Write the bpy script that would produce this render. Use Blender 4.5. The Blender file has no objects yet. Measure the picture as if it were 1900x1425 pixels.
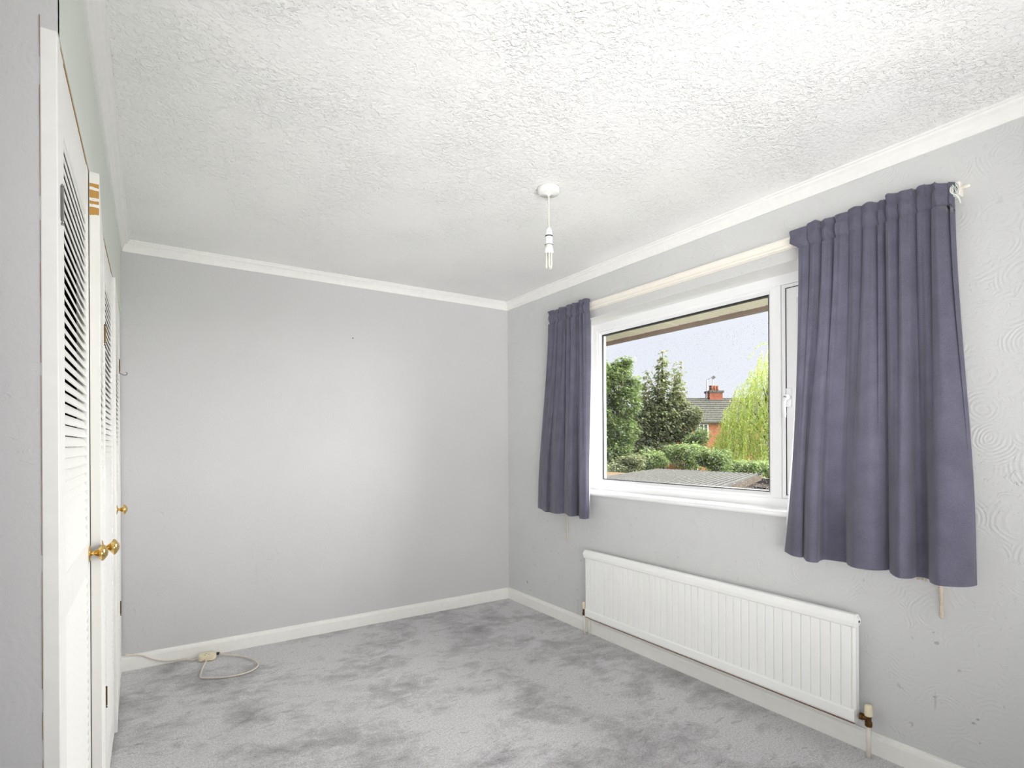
import bpy, bmesh, math, random
from mathutils import Vector, Matrix
C = bpy.context.scene
COL = C.collection
PI = math.pi
random.seed(7)
# ------------------------------------------------------------------ camera
FPX, CYP, ROLL, YAW = 1015.47, 822.83, -0.0049354, 0.5835966
EYE = Vector((-2.36445, -3.63544, 1.22025))
_F = Vector((math.sin(YAW), math.cos(YAW), 0)); _R0 = _F.cross(Vector((0, 0, 1))).normalized(); _U0 = _R0.cross(_F)
_R = _R0*math.cos(ROLL)+_U0*math.sin(ROLL); _U = -_R0*math.sin(ROLL)+_U0*math.cos(ROLL)
cam = bpy.data.cameras.new('camera'); cob = bpy.data.objects.new('camera', cam); COL.objects.link(cob)
cam.sensor_fit = 'HORIZONTAL'; cam.sensor_width = 36; cam.lens = FPX/1900*36
cam.shift_y = (CYP-712.5)/1900; cam.clip_start = .02; cam.clip_end = 300
M = Matrix.Identity(4)
for i in range(3):
    M[i][0], M[i][1], M[i][2], M[i][3] = _R[i], _U[i], -_F[i], EYE[i]
cob.matrix_world = M
C.camera = cob
C.view_settings.view_transform = 'Standard'; C.view_settings.look = 'None'
C.view_settings.gamma = 1; C.view_settings.use_curve_mapping = False
C.view_settings.exposure = 0.50
C.cycles.max_bounces = 14; C.cycles.diffuse_bounces = 8; C.cycles.transparent_max_bounces = 16
C.cycles.caustics_reflective = False; C.cycles.caustics_refractive = False

def ray(px, py):
    return _F+_R*((px-950)/FPX)-_U*((py-CYP)/FPX)
def at(px, py, d):                       # real point at distance d in front of the camera
    return EYE+ray(px, py)*d
def on(px, py, ax, v):                   # point of the plane axis = v seen there (lays out real wall positions)
    r = ray(px, py); return EYE+r*((v-EYE[ax])/r[ax])

# ------------------------------------------------------------------ sky, sun, lamps
W = bpy.data.worlds.new('overcast_sky'); C.world = W; W.use_nodes = True
nt = W.node_tree; nt.nodes.clear()
wo = nt.nodes.new('ShaderNodeOutputWorld'); bg = nt.nodes.new('ShaderNodeBackground')
tc = nt.nodes.new('ShaderNodeTexCoord'); no = nt.nodes.new('ShaderNodeTexNoise'); rp = nt.nodes.new('ShaderNodeValToRGB')
no.inputs['Scale'].default_value = 2.2; no.inputs['Detail'].default_value = 4
rp.color_ramp.elements[0].position = .3; rp.color_ramp.elements[0].color = (.70, .74, .83, 1)
rp.color_ramp.elements[1].position = .7; rp.color_ramp.elements[1].color = (.84, .87, .93, 1)
nt.links.new(tc.outputs['Generated'], no.inputs['Vector']); nt.links.new(no.outputs['Fac'], rp.inputs['Fac'])
nt.links.new(rp.outputs['Color'], bg.inputs['Color']); nt.links.new(bg.outputs['Background'], wo.inputs['Surface'])
bg.inputs['Strength'].default_value = .775

def lamp(name, typ, loc, direction, energy, col=(1, 1, 1), **k):
    l = bpy.data.lights.new(name, typ); o = bpy.data.objects.new(name, l); COL.objects.link(o)
    o.location = loc; o.rotation_euler = Vector(direction).to_track_quat('-Z', 'Y').to_euler()
    l.energy = energy; l.color = col
    for a, b in k.items(): setattr(l, a, b)
    return o
lamp('bright_cloud_sun', 'SUN', (6, -3, 6), (-.85, .36, -.23), 25.0, (1, .985, .96), angle=math.radians(115))
# unseen fill lamps added behind and left of the camera to brighten the room
lamp('rear_fill', 'AREA', (-1.9, -4.35, 1.15), (.41, .90, .24), 13.5, (1, .985, .97), shape='RECTANGLE', size=1.0, size_y=1.2, spread=math.radians(80))
lamp('ceiling_fill', 'AREA', (-1.0, -4.3, .8), (-.20, .90, .42), 11.5, (1, .985, .96), shape='RECTANGLE', size=1.6, size_y=.8, spread=math.radians(118))
lamp('side_fill', 'AREA', (-3.2, -4.0, 1.15), (1, .52, .20), 8.0, (1, .985, .97), shape='RECTANGLE', size=.8, size_y=1.4, spread=math.radians(95))

# ------------------------------------------------------------------ materials
def lin(c):
    return tuple(((x/255)/12.92 if x/255 <= .04045 else ((x/255+.055)/1.055)**2.4) for x in c)+(1,)
class NB:
    def __init__(s, name):
        s.m = bpy.data.materials.new(name); s.m.use_nodes = True; s.t = s.m.node_tree; s.n = s.t.nodes
        s.b = s.n['Principled BSDF']; s.out = s.n['Material Output']
    def new(s, typ, **k):
        x = s.n.new(typ)
        for a, v in k.items():
            if a in x.inputs.keys(): x.inputs[a].default_value = v
            else: setattr(x, a, v)
        return x
    def l(s, a, b): s.t.links.new(a, b)
    def coord(s, scale=(1, 1, 1), rot=(0, 0, 0), kind='Object'):
        c = s.new('ShaderNodeTexCoord'); mp = s.new('ShaderNodeMapping')
        mp.inputs['Scale'].default_value = scale; mp.inputs['Rotation'].default_value = rot
        if kind == 'World':
            g = s.new('ShaderNodeNewGeometry'); s.l(g.outputs['Position'], mp.inputs['Vector'])
        else: s.l(c.outputs[kind], mp.inputs['Vector'])
        return mp.outputs['Vector']
    def noise(s, vec, scale, detail=3, rough=.5, dist=0):
        x = s.new('ShaderNodeTexNoise'); s.l(vec, x.inputs['Vector'])
        x.inputs['Scale'].default_value = scale; x.inputs['Detail'].default_value = detail
        x.inputs['Roughness'].default_value = rough; x.inputs['Distortion'].default_value = dist
        return x.outputs['Fac']
    def ramp(s, fac, stops):
        r = s.new('ShaderNodeValToRGB'); e = r.color_ramp.elements
        while len(e) < len(stops): e.new(.5)
        for q, (p, c) in zip(e, stops):
            q.position = p; q.color = c if len(c) == 4 else (*c, 1)
        s.l(fac, r.inputs['Fac']); return r.outputs['Color']
    def math(s, op, a, b=None, c=None):
        x = s.new('ShaderNodeMath', operation=op)
        for i, v in enumerate((a, b, c)):
            if v is None: continue
            if isinstance(v, (int, float)): x.inputs[i].default_value = v
            else: s.l(v, x.inputs[i])
        return x.outputs[0]
    def mix(s, fac, a, b, typ='MIX'):
        x = s.new('ShaderNodeMix', data_type='RGBA', blend_type=typ)
        for sock, v in ((x.inputs[0], fac), (x.inputs[6], a), (x.inputs[7], b)):
            if isinstance(v, (int, float)): sock.default_value = v
            elif isinstance(v, tuple): sock.default_value = v
            else: s.l(v, sock)
        return x.outputs[2]
    def bump(s, h, strength, dist, prev=None):
        x = s.new('ShaderNodeBump'); x.inputs['Strength'].default_value = strength; x.inputs['Distance'].default_value = dist
        s.l(h, x.inputs['Height'])
        if prev is not None: s.l(prev, x.inputs['Normal'])
        return x.outputs['Normal']
    def setc(s, c):
        if isinstance(c, tuple): s.b.inputs['Base Color'].default_value = c
        else: s.l(c, s.b.inputs['Base Color'])
    def norm(s, n): s.l(n, s.b.inputs['Normal'])

def plain(name, rgb, rough=.5, metal=0, bumps=None, var=.04, spec=.5, scale=30):
    k = NB(name); v = k.coord()
    f = k.noise(v, scale, 3)
    c = lin(rgb); d = tuple(x*(1-var) for x in c[:3])+(1,)
    k.setc(k.ramp(f, [(.3, d), (.7, c)]))
    k.b.inputs['Roughness'].default_value = rough; k.b.inputs['Metallic'].default_value = metal
    k.b.inputs['Specular IOR Level'].default_value = spec
    if bumps:
        k.norm(k.bump(k.noise(v, bumps[0], 3), bumps[1], bumps[2]))
    return k.m

def wall_paper(name, rgb, stains=False, swirl=.5):
    k = NB(name); v = k.coord(kind='World')
    base = lin(rgb)
    f = k.noise(v, 1.3, 4, .6); dark = tuple(x*.965 for x in base[:3])+(1,)
    c = k.ramp(f, [(.35, dark), (.65, base)])
    # embossed paper: rings round scattered centres, plus a plaster-like grain
    wv = k.noise(v, 7, 2); 
    vor = k.new('ShaderNodeTexVoronoi', feature='F1'); vor.inputs['Scale'].default_value = 8.5
    vm = k.new('ShaderNodeVectorMath', operation='MULTIPLY_ADD')
    nz = k.new('ShaderNodeTexNoise'); k.l(v, nz.inputs['Vector']); nz.inputs['Scale'].default_value = 9
    k.l(nz.outputs['Color'], vm.inputs[0]); vm.inputs[1].default_value = (.035, .035, .035); k.l(v, vm.inputs[2])
    k.l(vm.outputs[0], vor.inputs['Vector'])
    ring = k.math('SINE', k.math('MULTIPLY', vor.outputs['Distance'], 62))
    mask = k.ramp(wv, [(.42, (0, 0, 0)), (.58, (1, 1, 1))])
    ring = k.math('MULTIPLY', ring, mask)
    grain = k.noise(v, 55, 5, .65, .6)
    lump = k.ramp(k.noise(v, 24, 3, .6, 1.2), [(.60, (0, 0, 0)), (.70, (1, 1, 1))])
    lm = k.ramp(k.noise(v, 3.1, 2), [(.5, (0, 0, 0)), (.65, (1, 1, 1))])
    lump = k.math('MULTIPLY', lump, lm)
    h = k.math('ADD', k.math('MULTIPLY', ring, .22*swirl), k.math('MULTIPLY', grain, .8))
    h = k.math('ADD', h, k.math('MULTIPLY', lump, .7))
    k.norm(k.bump(h, .60, .0045))
    if stains:
        sp = k.noise(v, 26, 2, .5); hi = k.noise(v, 2.3, 2)
        sx = k.new('ShaderNodeSeparateXYZ'); k.l(v, sx.inputs[0])
        low = k.ramp(sx.outputs['Z'], [(.12, (1, 1, 1)), (.95, (.15, .15, .15))])
        s_ = k.math('MULTIPLY', k.ramp(sp, [(.69, (0, 0, 0)), (.72, (1, 1, 1))]), k.ramp(hi, [(.42, (0, 0, 0)), (.52, (1, 1, 1))]))
        vs = k.coord((60, 60, 5), kind='World')
        st = k.math('MULTIPLY', k.ramp(k.noise(vs, 1, 2), [(.68, (0, 0, 0)), (.74, (.5, .5, .5))]), k.ramp(k.noise(v, 3.7, 2), [(.54, (0, 0, 0)), (.6, (1, 1, 1))]))
        s_ = k.math('MULTIPLY', k.math('MAXIMUM', s_, st), low)
        c = k.mix(k.math('MULTIPLY', s_, .55), c, lin((95, 88, 80)))
    k.setc(c); k.b.inputs['Roughness'].default_value = .8; k.b.inputs['Specular IOR Level'].default_value = .25
    return k.m

MAT = {}
LEAF = 1.3
MAT['wall'] = wall_paper('grey_embossed_wallpaper', (205, 205, 206), False, .25)
MAT['wall_win'] = wall_paper('grey_embossed_wallpaper_scuffed', (208, 209, 209), True, .75)
MAT['header'] = wall_paper('pale_green_grey_paint', (222, 227, 219), False, .1)
MAT['white_gloss'] = plain('white_gloss_paint', (240, 240, 236), .4, bumps=(40, .08, .002))
MAT['cornice'] = plain('white_cornice_paint', (240, 240, 237), .6)
MAT['upvc'] = plain('white_upvc', (243, 244, 245), .25, var=.01)
MAT['radiator'] = plain('white_radiator_enamel', (243, 244, 242), .3, var=.015)
MAT['gasket'] = plain('black_gasket', (40, 42, 48), .5)
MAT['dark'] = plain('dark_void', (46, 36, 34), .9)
MAT['brass'] = plain('polished_brass', (226, 192, 122), .14, 1)
MAT['old_brass'] = plain('tarnished_brass', (120, 88, 48), .4, .9, var=.4, scale=60)
MAT['steel'] = plain('dull_steel', (150, 150, 150), .35, .9)
MAT['cream'] = plain('cream_plastic', (236, 226, 196), .35)
MAT['flex'] = plain('off_white_flex', (226, 218, 204), .45)
MAT['rose'] = plain('white_plastic', (232, 232, 229), .4)
MAT['rail'] = plain('ivory_plastic_track', (242, 237, 227), .35)
MAT['pipe'] = plain('white_painted_pipe', (230, 226, 216), .4)
MAT['rust'] = plain('rusty_edge', (168, 128, 108), .7, var=.5, scale=25)
MAT['rope'] = plain('cream_rope', (208, 198, 178), .8)
MAT['thread'] = plain('white_thread', (222, 226, 220), .8)
MAT['barewood'] = plain('bare_wood', (176, 132, 66), .7, var=.3)
MAT['black'] = plain('black_plastic', (30, 30, 32), .4)
MAT['fascia'] = plain('weathered_fascia', (150, 136, 126), .8, var=.2, scale=6)
MAT['soffit'] = plain('cream_soffit_boards', (236, 230, 218), .8, var=.08)
MAT['sheet'] = plain('grey_white_roof_sheet', (104, 104, 99), .9, var=.2, scale=1.2)
MAT['sheet_shade'] = plain('shaded_roof_rib', (76, 76, 72), .95, var=.3, scale=2, spec=.03)  # darker copy of the sheet colour, painting shade between the ribs
MAT['timber'] = plain('weathered_timber', (74, 66, 54), .8, var=.4, scale=5)
MAT['pot'] = plain('clay_pot', (136, 92, 72), .8, var=.3, scale=3)
MAT['bark'] = plain('bark', (88, 76, 60), .9, var=.4, scale=6)
MAT['tan_roof'] = plain('tan_roof_felt', (120, 102, 78), .9, var=.15, scale=1)
MAT['concrete'] = plain('pale_concrete', (128, 122, 114), .9, var=.2, scale=2)
MAT['slate'] = plain('grey_roof_tiles', (106, 106, 98), .8, var=.5, scale=6)
MAT['win_dark'] = plain('dark_window_glass', (92, 100, 112), .1)

for q_ in ('sheet', 'timber', 'tan_roof', 'concrete', 'slate', 'dirt', 'soffit', 'fascia', 'brick_dark', 'grass', 'pot'):
    if q_ in MAT:
        MAT[q_].node_tree.nodes['Principled BSDF'].inputs['Specular IOR Level'].default_value = .03
def bare_patches():
    k = NB('white_paint_worn_to_wood'); v = k.coord(kind='World')
    sx = k.new('ShaderNodeSeparateXYZ'); k.l(v, sx.inputs[0])
    n = k.noise(k.coord((40, 40, 260), kind='World'), 1, 3)
    z = k.math('ADD', sx.outputs['Z'], k.math('MULTIPLY', k.math('SUBTRACT', n, .5), .012))
    def band(a, b): return k.math('MULTIPLY', k.math('GREATER_THAN', z, a), k.math('LESS_THAN', z, b))
    tot = None
    for a, b in ((1.888, 1.898), (1.862, 1.883), (1.846, 1.855), (1.818, 1.837)):
        q = band(a, b); tot = q if tot is None else k.math('MAXIMUM', tot, q)
    k.setc(k.mix(tot, lin((233, 232, 227)), lin((186, 140, 66)))); k.b.inputs['Roughness'].default_value = .5
    return k.m
MAT['worn'] = bare_patches()

def ceiling_mat():
    k = NB('white_textured_ceiling'); v = k.coord(kind='World')
    a = k.noise(v, 62, 4, .6, .5)
    st = k.ramp(a, [(.36, (0, 0, 0)), (.5, (.7, .7, .7)), (.66, (1, 1, 1))])
    patch = k.ramp(k.noise(v, 2.6, 3), [(.40, (.45, .45, .45)), (.6, (1, 1, 1))])
    pit = k.ramp(k.noise(v, 78, 2, .5, .8), [(.58, (1, 1, 1)), (.66, (0, 0, 0))])
    h = k.math('ADD', k.math('MULTIPLY', st, patch), k.math('MULTIPLY', k.math('MULTIPLY', pit, patch), .8))
    h = k.math('ADD', h, k.math('MULTIPLY', k.noise(v, 110, 3), .3))
    k.norm(k.bump(h, .72, .0048))
    k.setc(lin((246, 246, 245))); k.b.inputs['Roughness'].default_value = .85; k.b.inputs['Specular IOR Level'].default_value = .2
    return k.m
MAT['ceiling'] = ceiling_mat()

def carpet_mat():
    k = NB('grey_cut_pile_carpet'); v = k.coord(kind='World')
    big = k.noise(k.coord((1, 1.25, 1), (0, 0, .5), 'World'), 2.4, 5, .62, .4)
    mid = k.noise(k.coord((1, 1.5, 1), (0, 0, .35), 'World'), 9, 5, .65, .5)
    fib = k.noise(v, 170, 4, .75); tuft = k.noise(v, 85, 4, .7)
    f = k.math('ADD', k.math('MULTIPLY', big, .62), k.math('MULTIPLY', mid, .38))
    c = k.ramp(f, [(.34, lin((166, 164, 167))), (.43, lin((198, 197, 199))), (.53, lin((231, 230, 232)))])
    c = k.mix(.55, c, k.ramp(fib, [(.36, (.46, .45, .46)), (.60, (1.0, 1.0, 1.0))]), 'MULTIPLY')
    c = k.mix(.5, c, k.ramp(tuft, [(.35, (.62, .61, .62)), (.6, (1.0, 1.0, 1.0))]), 'MULTIPLY')
    sp = k.ramp(k.noise(v, 9, 2), [(.70, (0, 0, 0)), (.78, (1, 1, 1))])
    c = k.mix(k.math('MULTIPLY', sp, .18), c, lin((140, 112, 100)))
    sl = k.ramp(k.noise(k.coord((14, 45, 14), (0, 0, .4), 'World'), 1, 2, .5, .6), [(.64, (0, 0, 0)), (.70, (1, 1, 1))])
    c = k.mix(k.math('MULTIPLY', sl, .30), c, lin((96, 92, 94)))
    k.setc(c); k.b.inputs['Roughness'].default_value = 1; k.b.inputs['Specular IOR Level'].default_value = .05
    k.b.inputs['Sheen Weight'].default_value = .25
    h = k.math('ADD', k.math('MULTIPLY', fib, .5), k.math('ADD', tuft, k.math('MULTIPLY', mid, 1.2)))
    k.norm(k.bump(h, .6, .008))
    return k.m
MAT['carpet'] = carpet_mat()

def fabric(name, rgb, trans, weave=700):
    k = NB(name); v = k.coord(kind='World')
    c = lin(rgb); d = tuple(x*.68 for x in c[:3])+(1,)
    f = k.math('ADD', k.math('MULTIPLY', k.noise(v, 280, 3, .7), .6), k.math('MULTIPLY', k.noise(v, 12, 3), .4))
    col = k.ramp(f, [(.35, d), (.65, c)])
    k.setc(col); k.b.inputs['Roughness'].default_value = .95; k.b.inputs['Specular IOR Level'].default_value = .1
    k.b.inputs['Sheen Weight'].default_value = .3
    bm_ = k.bump(k.noise(v, 350, 3), .25, .001); k.norm(bm_)
    t = k.new('ShaderNodeBsdfTranslucent'); k.l(col, t.inputs['Color']); k.l(bm_, t.inputs['Normal'])
    mx = k.new('ShaderNodeMixShader'); mx.inputs[0].default_value = trans
    k.l(k.b.outputs[0], mx.inputs[1]); k.l(t.outputs[0], mx.inputs[2]); k.l(mx.outputs[0], k.out.inputs['Surface'])
    return k.m
MAT['curtain'] = fabric('slate_violet_curtain_fabric', (118, 117, 135), .28)
MAT['lining'] = fabric('white_curtain_lining', (225, 222, 226), .45)

def pane_mat():
    k = NB('clear_window_glass'); k.n.remove(k.b)
    t = k.new('ShaderNodeBsdfTransparent'); g = k.new('ShaderNodeBsdfGlossy'); g.inputs['Roughness'].default_value = .01
    lw = k.new('ShaderNodeFresnel'); lw.inputs['IOR'].default_value = 1.12
    m = k.new('ShaderNodeMixShader'); k.l(lw.outputs[0], m.inputs[0]); k.l(t.outputs[0], m.inputs[1]); k.l(g.outputs[0], m.inputs[2])
    k.l(m.outputs[0], k.out.inputs['Surface']); return k.m
MAT['pane'] = pane_mat()
def drop_mat():
    k = NB('rain_water'); k.n.remove(k.b); g = k.new('ShaderNodeNewGeometry')
    t = k.new('ShaderNodeBsdfTransparent'); d = k.new('ShaderNodeBsdfPrincipled'); d.inputs['Roughness'].default_value = .3; d.inputs['Specular IOR Level'].default_value = .15
    k.l(k.ramp(g.outputs['Random Per Island'], [(.1, (.01, .011, .012)), (.55, (.03, .032, .034)), (.95, (.05, .052, .054))]), d.inputs['Base Color'])
    m = k.new('ShaderNodeMixShader'); k.l(k.math('ADD', k.math('MULTIPLY', g.outputs['Random Per Island'], .4), .35), m.inputs[0])
    tr = k.new('ShaderNodeBsdfTranslucent'); tr.inputs['Color'].default_value = (.27, .275, .285, 1); ad = k.new('ShaderNodeAddShader')
    k.l(d.outputs[0], ad.inputs[0]); k.l(tr.outputs[0], ad.inputs[1])
    k.l(t.outputs[0], m.inputs[1]); k.l(ad.outputs[0], m.inputs[2]); k.l(m.outputs[0], k.out.inputs['Surface']); return k.m
MAT['water'] = drop_mat()
def tube_mat():
    k = NB('frosted_lamp_glass'); k.b.inputs['Base Color'].default_value = lin((246, 244, 234))
    k.b.inputs['Roughness'].default_value = .12; k.b.inputs['Transmission Weight'].default_value = .35
    return k.m
MAT['tube'] = tube_mat()
def leaf_mat(name, cols, trans=.35):
    k = NB(name); g = k.new('ShaderNodeNewGeometry')
    n = len(cols); col = k.ramp(g.outputs['Random Per Island'], [(i/(n-1)*.9+.05, tuple(v*LEAF for v in lin(c)[:3])+(1,)) for i, c in enumerate(cols)])
    k.setc(col); k.b.inputs['Roughness'].default_value = .6; k.b.inputs['Specular IOR Level'].default_value = .3
    t = k.new('ShaderNodeBsdfTranslucent'); k.l(col, t.inputs['Color'])
    mx = k.new('ShaderNodeMixShader'); mx.inputs[0].default_value = trans
    k.l(k.b.outputs[0], mx.inputs[1]); k.l(t.outputs[0], mx.inputs[2]); k.l(mx.outputs[0], k.out.inputs['Surface'])
    return k.m
MAT['leaf_syc'] = leaf_mat('sycamore_leaves', [(92, 106, 66), (114, 126, 80), (142, 148, 110), (106, 118, 88), (126, 116, 84)])
MAT['leaf_bright'] = leaf_mat('bright_green_leaves', [(88, 110, 56), (114, 134, 74), (102, 120, 76), (138, 148, 98)])
MAT['leaf_willow'] = leaf_mat('willow_leaves', [(124, 146, 58), (146, 166, 76), (164, 178, 108), (160, 150, 82)], .45)
MAT['leaf_shrub'] = leaf_mat('shrub_leaves', [(104, 130, 66), (130, 150, 86), (164, 174, 126), (90, 112, 58)])
MAT['grass'] = plain('lawn_grass', (90, 100, 62), 1, var=.4, scale=2, spec=.03)
def brick_mat(name, c1, c2, mortar, sc):
    k = NB(name); b = k.new('ShaderNodeTexBrick'); v = k.coord()
    sp = k.new('ShaderNodeSeparateXYZ'); cb = k.new('ShaderNodeCombineXYZ'); k.l(v, sp.inputs[0]); k.l(k.math('ADD', sp.outputs['X'], sp.outputs['Y']), cb.inputs[0]); k.l(sp.outputs['Z'], cb.inputs[1])
    k.l(cb.outputs[0], b.inputs['Vector']); b.inputs['Color1'].default_value = lin(c1); b.inputs['Color2'].default_value = lin(c2)
    b.inputs['Mortar'].default_value = lin(mortar); b.inputs['Scale'].default_value = sc; b.inputs['Mortar Size'].default_value = .012
    k.setc(b.outputs['Color']); k.b.inputs['Roughness'].default_value = .95; k.b.inputs['Specular IOR Level'].default_value = .05; return k.m
MAT['brick_far'] = brick_mat('orange_red_brickwork', (172, 112, 80), (154, 96, 70), (170, 146, 122), 3)
MAT['brick_stack'] = brick_mat('chimney_brickwork', (158, 88, 66), (128, 70, 56), (170, 146, 128), 2.4)
MAT['brick_dark'] = plain('brown_brick', (84, 68, 60), .9, var=.3, scale=20, spec=.03)
MAT['dirt'] = plain('dark_gravel', (70, 62, 54), 1, var=.75, scale=3, spec=.03)

# ------------------------------------------------------------------ builders
def obj(name, bm, m, parent=None, smooth=False, stuff=False, mats=None):
    me = bpy.data.meshes.new(name)
    if isinstance(bm, tuple): me.from_pydata(*bm)
    else:
        bm.normal_update(); bm.to_mesh(me); bm.free()
    for q in (mats or [m]): me.materials.append(MAT[q] if isinstance(q, str) else q)
    if smooth: me.shade_smooth()
    o = bpy.data.objects.new(name, me); COL.objects.link(o)
    if parent: o.parent = parent
    if stuff: o['kind'] = 'stuff'
    return o
def thing(name, label, cat, loc=(0, 0, 0), group=None):
    o = bpy.data.objects.new(name, None); COL.objects.link(o); o.location = loc; o.empty_display_size = .05
    o['label'] = label; o['category'] = cat
    if group: o['group'] = group
    return o
def tag(o, label, cat, group=None):
    o['label'] = label; o['category'] = cat
    if group: o['group'] = group
    return o
def struct(o, label=None, cat=None):
    o['kind'] = 'structure'
    if label: o['label'] = label
    if cat: o['category'] = cat
    return o
BM = bmesh.new
def box(bm, x0, x1, y0, y1, z0, z1, bev=0, seg=2):
    t = bmesh.new()
    bmesh.ops.create_cube(t, size=1, matrix=Matrix.Translation(((x0+x1)/2, (y0+y1)/2, (z0+z1)/2)) @ Matrix.Diagonal((abs(x1-x0), abs(y1-y0), abs(z1-z0), 1)))
    if bev: bmesh.ops.bevel(t, geom=list(t.edges), offset=bev, segments=seg, affect='EDGES', profile=.5)
    me = bpy.data.meshes.new('t'); t.to_mesh(me); t.free(); bm.from_mesh(me); bpy.data.meshes.remove(me)
    return bm
def prism(bm, prof, axis, a, b):
    """extrude a closed 2-D profile along an axis: axis 'y': prof=(x,z); 'x': prof=(y,z); 'z': prof=(x,y)"""
    def P(u, v, w): return {'y': (u, w, v), 'x': (w, u, v), 'z': (u, v, w)}[axis]
    A = [bm.verts.new(P(u, v, a)) for u, v in prof]; B = [bm.verts.new(P(u, v, b)) for u, v in prof]
    n = len(prof)
    fs = [bm.faces.new((A[i], A[(i+1) % n], B[(i+1) % n], B[i])) for i in range(n)]
    fs += [bm.faces.new(A[::-1]), bm.faces.new(B)]
    bmesh.ops.recalc_face_normals(bm, faces=fs); return bm
def lathe(bm, prof, origin, axis=(0, 0, 1), n=20):
    q = Vector(axis).to_track_quat('Z', 'Y'); o = Vector(origin); rings = []
    for r, h in prof:
        if r < 1e-6: rings.append([bm.verts.new(o+q @ Vector((0, 0, h)))])
        else: rings.append([bm.verts.new(o+q @ Vector((r*math.cos(2*PI*i/n), r*math.sin(2*PI*i/n), h))) for i in range(n)])
    fs = []
    for a, b in zip(rings, rings[1:]):
        for i in range(n):
            j = (i+1) % n
            if len(a) == 1 and len(b) == 1: continue
            if len(a) == 1: fs.append(bm.faces.new((a[0], b[i], b[j])))
            elif len(b) == 1: fs.append(bm.faces.new((a[i], a[j], b[0])))
            else: fs.append(bm.faces.new((a[i], a[j], b[j], b[i])))
    bmesh.ops.recalc_face_normals(bm, faces=fs); return bm
def spline(pts, k=8):
    pts = [Vector(p) for p in pts]; out = []
    for i in range(len(pts)-1):
        p0 = pts[max(i-1, 0)]; p1 = pts[i]; p2 = pts[i+1]; p3 = pts[min(i+2, len(pts)-1)]
        for s in range(k):
            t = s/k
            out.append(.5*((2*p1)+(p2-p0)*t+(2*p0-5*p1+4*p2-p3)*t*t+(3*p1-p0-3*p2+p3)*t**3))
    out.append(pts[-1]); return out
def tube(bm, pts, r, n=8, caps=True):
    pts = [Vector(p) for p in pts]; rings = []; up = Vector((0, 0, 1))
    for i, p in enumerate(pts):
        d = (pts[min(i+1, len(pts)-1)]-pts[max(i-1, 0)]).normalized()
        a = d.cross(up)
        if a.length < .05: a = d.cross(Vector((1, 0, 0)))
        a.normalize(); b = d.cross(a); rr = r[i] if isinstance(r, (list, tuple)) else r
        rings.append([bm.verts.new(p+(a*math.cos(2*PI*j/n)+b*math.sin(2*PI*j/n))*rr) for j in range(n)])
    fs = []
    for A, B in zip(rings, rings[1:]):
        # best-match rotation of ring B keeps the tube untwisted
        k0 = min(range(n), key=lambda k: sum((A[j].co-B[(j+k) % n].co).length for j in (0, n//2)))
        B[:] = B[k0:]+B[:k0]
        for j in range(n): fs.append(bm.faces.new((A[j], A[(j+1) % n], B[(j+1) % n], B[j])))
    if caps: fs += [bm.faces.new(rings[0]), bm.faces.new(rings[-1])]
    bmesh.ops.recalc_face_normals(bm, faces=fs); return bm

# ------------------------------------------------------------------ room shell
WX = 2.496; ZC = 2.33; NIB = -2.42; WY0, WY1, WZ0, WZ1 = -2.75, -.85, .885, 2.024
REAR, HALL = -4.45, -3.35
struct(obj('floor', box(BM(), HALL-.1, .3, REAR-.1, .12, -.1, 0), 'carpet'))
struct(obj('ceiling', box(BM(), HALL-.1, .3, REAR-.1, .12, ZC, ZC+.1), 'ceiling'))
struct(obj('wall_back', box(BM(), -3.2, 0, 0, .12, 0, ZC), 'wall'))
b = BM()
for y0, y1, z0, z1 in ((REAR, WY0, 0, ZC), (WY1, .12, 0, ZC), (WY0, WY1, 0, WZ0), (WY0, WY1, WZ1, ZC)):
    box(b, 0, .14, y0, y1, z0, z1)
wall_r = struct(obj('wall_right', b, 'wall_win'))
# reveal linings of the window recess (painted white) and the outer brick leaf
b = BM()
prism(b, [(0.0005, WZ1-.001), (.14, WZ1-.012), (.14, WZ1+.02), (0.0005, WZ1+.02)], 'y', WY0, WY1)
box(b, .0005, .14, WY1-.008, WY1+.01, WZ0, WZ1); box(b, .0005, .14, WY0-.01, WY0+.008, WZ0, WZ1)
obj('window_reveal', b, 'cornice', wall_r)
b = BM()
for y0, y1, z0, z1 in ((REAR, WY0-.14, -2.8, 2.1), (WY1+.14, .12, -2.8, 2.1), (WY0-.14, WY1+.14, -2.8, WZ0-.03), (WY0-.14, WY1+.14, WZ1+.01, 2.1)):
    box(b, .15, .275, y0, y1, z0, z1)
obj('outer_leaf', b, 'brick_dark', wall_r)
bb = box(BM(), -.051, .051, -.104, .104, -.0325, .0325, .004, 1); me0 = None
for s, ye in ((1, WY1+.018), (-1, WY0-.018)):
    for i in range(16):
        L = .10 if i % 2 else .115
        if me0 is None: o = obj('brick', bb, 'brick_dark', wall_r); me0 = o.data
        else:
            o = bpy.data.objects.new('brick', me0); COL.objects.link(o); o.parent = wall_r
        o.location = (.222, ye+s*(.104 - (.004 if i % 2 else 0)), WZ0-.02+i*.075)
struct(obj('wall_left', box(BM(), -WX-.1, -WX, NIB+.012, 0, 1.94, ZC), 'header'))
struct(obj('wall_front', box(BM(), HALL, -WX, NIB, NIB+.03, 0, ZC), 'wall'))
struct(obj('wall_rear', box(BM(), HALL, .14, REAR-.1, REAR, 0, ZC), 'wall'))
struct(obj('wall_hall', box(BM(), HALL-.1, HALL, REAR-.1, .12, 0, ZC), 'wall'))
b = BM(); box(b, -3.2, -3.15, NIB+.03, 0, 0, ZC); box(b, -3.15, -WX-.1, -.03, -.002, 0, ZC); box(b, -3.15, -WX-.1, NIB+.032, NIB+.06, 0, ZC)
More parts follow.
